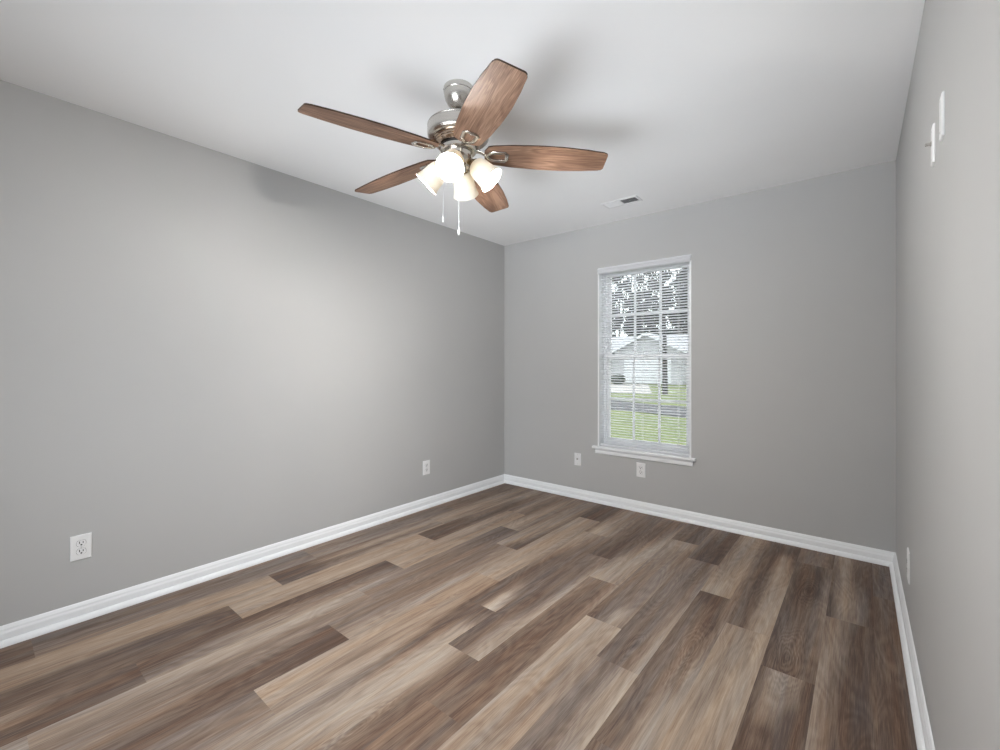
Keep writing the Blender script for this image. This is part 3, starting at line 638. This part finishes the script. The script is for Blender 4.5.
for k in range(5):
    ang = math.radians(41.2) - k*2*PI/5
    if k == 0:
        b = obj('blade', blade_bm(), ['blade', 'bladeedge'], fan)
        ir = obj('blade_iron', iron_bm(), 'nickel', b, 50)
        bm = bmesh.new()   # neck from the flywheel out to the loop
        ci = math.cos(-PITCHA)
        tube(bm, [(.070, 0, .014), (.088, 0, .014), (.103, 0, .009), (.115, 0, .001), (.124, 0, -.006), (.134, 0, -.0085)], [.011, .011, .0095, .0085, .008, .007], 10, .55)
        nk = obj('iron_neck', bm, 'nickel', b, 50)
        for (x, y) in ((.160, -.024), (.160, .024), (.212, 0)):
            bm = bmesh.new(); mx = Matrix.Translation((x, y, -.0125)) @ Matrix.Rotation(PI, 4, 'X'); lathe(bm, [(0, -.006), (.0042, -.006), (.0042, -.0005), (.003, .001), (0, .0014)], 12, mx)
            obj('screw', bm, 'nickel', b, 40)
        blade0 = b
    else:
        b = copy_tree(blade0, fan)
    b.location = (0, 0, BZ); b.rotation_euler = (PITCHA, DROOP, ang)

# light kit: four arms with frosted bell shades
LK0 = math.radians(-59)
def shade_bm():
    bm = bmesh.new()
    o_ = [(.024, 0), (.031, .004), (.040, .014), (.0455, .028), (.0485, .045), (.0505, .065), (.0530, .085), (.0565, .100), (.0605, .110)]
    pr = o_ + [(.0590, .1115)] + [(r-.003, z) for r, z in o_[::-1]]
    lathe(bm, pr, 40, closed=True); return bm
arm0 = None
for k in range(4):
    a_ = LK0 - k*PI/2
    if k == 0:
        bm = bmesh.new()
        tube(bm, [(.030, 0, -.318), (.050, 0, -.320), (.062, 0, -.326), (.070, 0, -.336)], .0085, 10)
        arm = obj('light_arm', bm, 'nickel_dark', fan, 50)
        ax = Matrix.Translation((.070, 0, -.342)) @ Matrix.Rotation(PI - math.radians(46), 4, 'Y')   # +z now points out and down
        bm = bmesh.new(); lathe(bm, [(0, -.014), (.012, -.014), (.020, -.010), (.027, -.002), (.028, .006), (.026, .006), (.024, .002), (.015, .004), (.015, .030), (0, .030)], 28, ax); obj('socket', bm, 'brass', arm, 40)
        bm = shade_bm(); bm.transform(ax); obj('lamp_shade', bm, 'shade', arm, 60)
        bm = bmesh.new(); lathe(bm, [(0, .026), (.011, .030), (.013, .040), (.020, .054), (.0245, .068), (.0225, .082), (.014, .092), (0, .095)], 24, ax); obj('bulb', bm, 'bulb', arm, 60)
        arm0 = arm
    else: arm = copy_tree(arm0, fan)
    arm.rotation_euler = (0, 0, a_)
# pull chains
Rv = Vector((math.cos(YAW), math.sin(YAW))); Fv = Vector((-math.sin(YAW), math.cos(YAW)))
for (px, d, zend) in ((-.068, .0, 1.843), (0.0075, .066, 1.768)):
    p = Rv*px - Fv*d; bm = bmesh.new(); zt = 2.125-H; ze = zend-H
    pin = p*.9
    tube(bm, [(pin.x, pin.y, zt), (p.x, p.y, zt-.004), (p.x, p.y, ze+.03)], .0013, 6)
    n = int((zt-.004-ze-.03)/.008)
    for i in range(n):
        bmesh.ops.create_icosphere(bm, subdivisions=1, radius=.0018, matrix=Matrix.Translation((p.x, p.y, zt-.006-i*.008)))
    ch = obj('pull_chain', bm, 'cord', fan, 60)
    bm = bmesh.new(); lathe(bm, [(0, ze+.034), (.0025, ze+.033), (.003, ze+.024), (.0055, ze+.016), (.006, ze+.006), (.004, ze), (0, ze)], 14, Matrix.Translation((p.x, p.y, 0))); obj('chain_fob', bm, 'plate', ch, 50)

# ------------------------------------------------------------ outside the window
GZ = -.40
def ext(px, y, z=GZ):
    d = Rv*(px-500)+Fv*443; k = (y-CAM.y)/d.y
    return Vector((CAM.x+d.x*k, y, z))
def grass_mat():
    s = NT('lawn_grass'); tc = s.n('ShaderNodeTexCoord'); a = s.n('ShaderNodeTexNoise', _Scale=.35, _Detail=5.0); b2 = s.n('ShaderNodeTexNoise', _Scale=9.0, _Detail=4.0)
    s.l(tc.outputs['Object'], a.inputs['Vector']); s.l(tc.outputs['Object'], b2.inputs['Vector'])
    f = s.math('ADD', s.math('MULTIPLY', a.outputs['Fac'], .6), s.math('MULTIPLY', b2.outputs['Fac'], .4))
    s.l(s.ramp(f, [(.3, (.040, .060, .010, 1)), (.5, (.072, .094, .016, 1)), (.7, (.108, .122, .028, 1))]), s.b.inputs['Base Color']); s.b.inputs['Roughness'].default_value = .9; return s.m
M['grass'] = grass_mat()
M['asphalt'] = mat('asphalt', (.03, .03, .035, 1), .9, noise=.2, scale=3)
M['concrete'] = mat('pale_concrete', (.26, .245, .23, 1), .9, noise=.08, scale=2)
M['siding'] = mat('pale_siding', (.30, .305, .315, 1), .7, noise=.03, scale=1)
M['roof'] = mat('grey_shingle', (.26, .26, .28, 1), .9, noise=.2, scale=6)
M['bark'] = mat('dark_bark', (.022, .019, .018, 1), .9, noise=.3, scale=12)
M['leaf'] = mat('dark_leaves', (.013, .015, .011, 1), .8, noise=.4, scale=3)
M['leafmid'] = mat('shrub_leaves', (.03, .04, .02, 1), .8, noise=.4, scale=5)
M['darkglass'] = mat('dark_house_glass', (.05, .055, .065, 1), .15, noise=.1, scale=2)
bm = bmesh.new(); box(bm, -90, 60, .5, 130, GZ-.2, GZ); structure(obj('lawn', bm, 'grass'), 'green lawn outside the window')
bm = bmesh.new()
v = [ext(560, 12.2), ext(760, 9.9), ext(760, 12.6), ext(560, 16.8)]
A = [bm.verts.new((p.x, p.y, GZ+.001)) for p in v]; B = [bm.verts.new((p.x, p.y, GZ+.02)) for p in v]
bm.faces.new(A); bm.faces.new(B)
for i in range(4): bm.faces.new((A[i], A[(i+1) % 4], B[(i+1) % 4], B[i]))
structure(obj('street', bm, 'asphalt'), 'dark asphalt street across the lawn outside')
bm = bmesh.new()
v = [ext(575, 19.0), ext(652, 21.0), ext(648, 32), ext(560, 32)]
A = [bm.verts.new((p.x, p.y, GZ+.001)) for p in v]; B = [bm.verts.new((p.x, p.y, GZ+.03)) for p in v]
bm.faces.new(A); bm.faces.new(B)
for i in range(4): bm.faces.new((A[i], A[(i+1) % 4], B[(i+1) % 4], B[i]))
structure(obj('driveway', bm, 'concrete'), 'pale concrete driveway in front of the house outside')

hp = ext(647, 33); hx = hp.x
house = thing('house', 'pale grey house with white-trimmed front gable seen through the blinds', 'house', (hx, 33, GZ))
bm = bmesh.new(); box(bm, -9, 9, 3, 12, 0, 2.75); box(bm, -2.9, 2.9, 0, 3.2, 0, 2.75)
vs = [bm.verts.new(p) for p in ((-2.9, .0, 2.75), (2.9, .0, 2.75), (0, .0, 4.15), (-2.9, 3.2, 2.75), (2.9, 3.2, 2.75), (0, 3.2, 4.15))]
bm.faces.new(vs[:3]); bm.faces.new(vs[3:][::-1]); bm.faces.new((vs[0], vs[2], vs[5], vs[3])); bm.faces.new((vs[1], vs[4], vs[5], vs[2]))
obj('walls', bm, 'siding', house)
M['housetrim'] = mat('house_white_trim', (.50, .51, .53, 1), .6, noise=.02, scale=3)
bm = bmesh.new()
def slab(p, th=.14):
    A = [bm.verts.new(c) for c in p]; B = [bm.verts.new((c[0], c[1], c[2]+th)) for c in p]
    bm.faces.new(A); bm.faces.new(B)
    for i in range(len(p)): bm.faces.new((A[i], A[(i+1) % len(p)], B[(i+1) % len(p)], B[i]))
for s in (-1, 1): slab([(0, -.35, 4.17), (s*3.3, -.35, 2.58), (s*3.3, 5.2, 2.58), (0, 5.2, 4.17)])
slab([(-9.4, 2.6, 2.66), (9.4, 2.6, 2.66), (9.4, 7.5, 4.5), (-9.4, 7.5, 4.5)]); slab([(-9.4, 7.5, 4.5), (9.4, 7.5, 4.5), (9.4, 12.4, 2.66), (-9.4, 12.4, 2.66)])
obj('roof', bm, 'roof', house)
bm = bmesh.new()
for s in (-1, 1):
    p = [(0, -.36, 4.33), (s*3.32, -.36, 2.73), (s*3.32, -.36, 2.50), (0, -.36, 4.10)]
    A = [bm.verts.new(c) for c in p]; B = [bm.verts.new((c[0], -.43, c[2])) for c in p]
    bm.faces.new(A); bm.faces.new(B)
    for i in range(4): bm.faces.new((A[i], A[(i+1) % 4], B[(i+1) % 4], B[i]))
obj('rake_board', bm, 'housetrim', house)
bm = bmesh.new()
for i in range(4): box(bm, -2.0, 2.0, -.05, -.003, .03+i*.55, .03+i*.55+.53, .02)
obj('garage_door', bm, 'housetrim', house)
for x in (-6.2, 5.6):
    bm = bmesh.new(); box(bm, x-.75, x+.75, 2.9, 2.995, .7, 2.2, .02); fr = obj('window_frame', bm, 'housetrim', house)
    bm = bmesh.new(); box(bm, x-.64, x+.64, 2.885, 2.905, .8, 1.42); box(bm, x-.64, x+.64, 2.885, 2.905, 1.49, 2.1); obj('pane', bm, 'darkglass', fr)

def leaf_cloud(bm, c, rad, n, size, rnd):
    for _ in range(n):
        while True:
            d = Vector((rnd.uniform(-1, 1), rnd.uniform(-1, 1), rnd.uniform(-1, 1)))
            if d.length <= 1: break
        p = Vector(c) + Vector((d.x*rad[0], d.y*rad[1], d.z*rad[2]))
        u = Vector((rnd.gauss(0, 1), rnd.gauss(0, 1), rnd.gauss(0, 1))).normalized(); v_ = u.orthogonal().normalized()
        s = size*rnd.uniform(.6, 1.3)
        bm.faces.new([bm.verts.new(p+u*s), bm.verts.new(p+v_*s*.5), bm.verts.new(p-u*s), bm.verts.new(p-v_*s*.5)])
def tree(label, px, y, h, crown_r, trunk_r, nleaf, leaf, seed, first=.32, group=None, nb=16):
    rnd = random.Random(seed); p = ext(px, y)
    t = thing('tree', label, 'tree', p, (0, 0, 0), group)
    bm = bmesh.new(); lean = rnd.uniform(-.3, .3)
    axis = [(lean*k*k, 0, h*.85*k) for k in [i/6 for i in range(7)]]
    tube(bm, axis, [trunk_r*(1-.85*i/6) for i in range(7)], 8); obj('trunk', bm, 'bark', t, 60)
    bm = bmesh.new(); tips = []
    for i in range(nb):
        k = first+(.95-first)*i/nb; base = Vector((lean*k*k, 0, h*.85*k)); a_ = rnd.uniform(0, 2*PI); ln = crown_r*rnd.uniform(.6, 1.1)*(1.15-.6*k)
        mid = base+Vector((math.cos(a_)*ln*.5, math.sin(a_)*ln*.5, ln*.28)); tip = base+Vector((math.cos(a_)*ln, math.sin(a_)*ln, ln*rnd.uniform(.4, .8)))
        tube(bm, [base, mid, tip], [trunk_r*.38*(1.1-k), trunk_r*.25*(1.1-k), .012], 6); tips += [mid, tip]
        for _ in range(3):
            q2 = tip+Vector((rnd.gauss(0, .5), rnd.gauss(0, .5), rnd.uniform(.1, .9)))*ln*.35; tube(bm, [mid.lerp(tip, rnd.uniform(.2, .9)), q2], [.03, .008], 5); tips.append(q2)
    obj('branches', bm, 'bark', t, 60)
    bm = bmesh.new(); per = max(1, nleaf//len(tips))
    for tp in tips:
        rr = crown_r*.30; leaf_cloud(bm, tp, (rr, rr, rr*.8), per, leaf, rnd)
    obj('foliage', bm, 'leaf', t)
    return t
tree('slim dark-trunked tree standing on the lawn in front of the house', 665, 20.5, 9.5, 2.6, .16, 2600, .10, 3, .42)
TG = 'trees behind the house'
for i, (px, y, h, cr) in enumerate(((600, 49, 17, 1.7), (641, 49, 12.5, 1.7), (686, 49, 17, 1.7), (619, 58, 18.5, 2.0), (662, 58, 17, 2.0), (704, 58, 18, 2.0), (600, 68, 20, 2.3), (642, 68, 15.5, 2.3), (684, 68, 20, 2.3))):
    tree('dark leafy tree in the row behind the house, seen through the blinds', px, y, h, cr, .25, 3000, .21, 20+i, .25, TG, 20)
sh = ext(618, 30.5)
t = thing('shrub', 'dark rounded shrub at the left of the house garage', 'shrub', sh)
bm = bmesh.new(); rnd = random.Random(5)
leaf_cloud(bm, (0, 0, .45), (.62, .6, .45), 1300, .07, rnd); obj('foliage', bm, 'leafmid', t)
bm = bmesh.new()
for i in range(6): tube(bm, [(0, 0, 0), (rnd.uniform(-.4, .4), rnd.uniform(-.4, .4), .6)], [.025, .008], 5)
obj('stems', bm, 'bark', t)
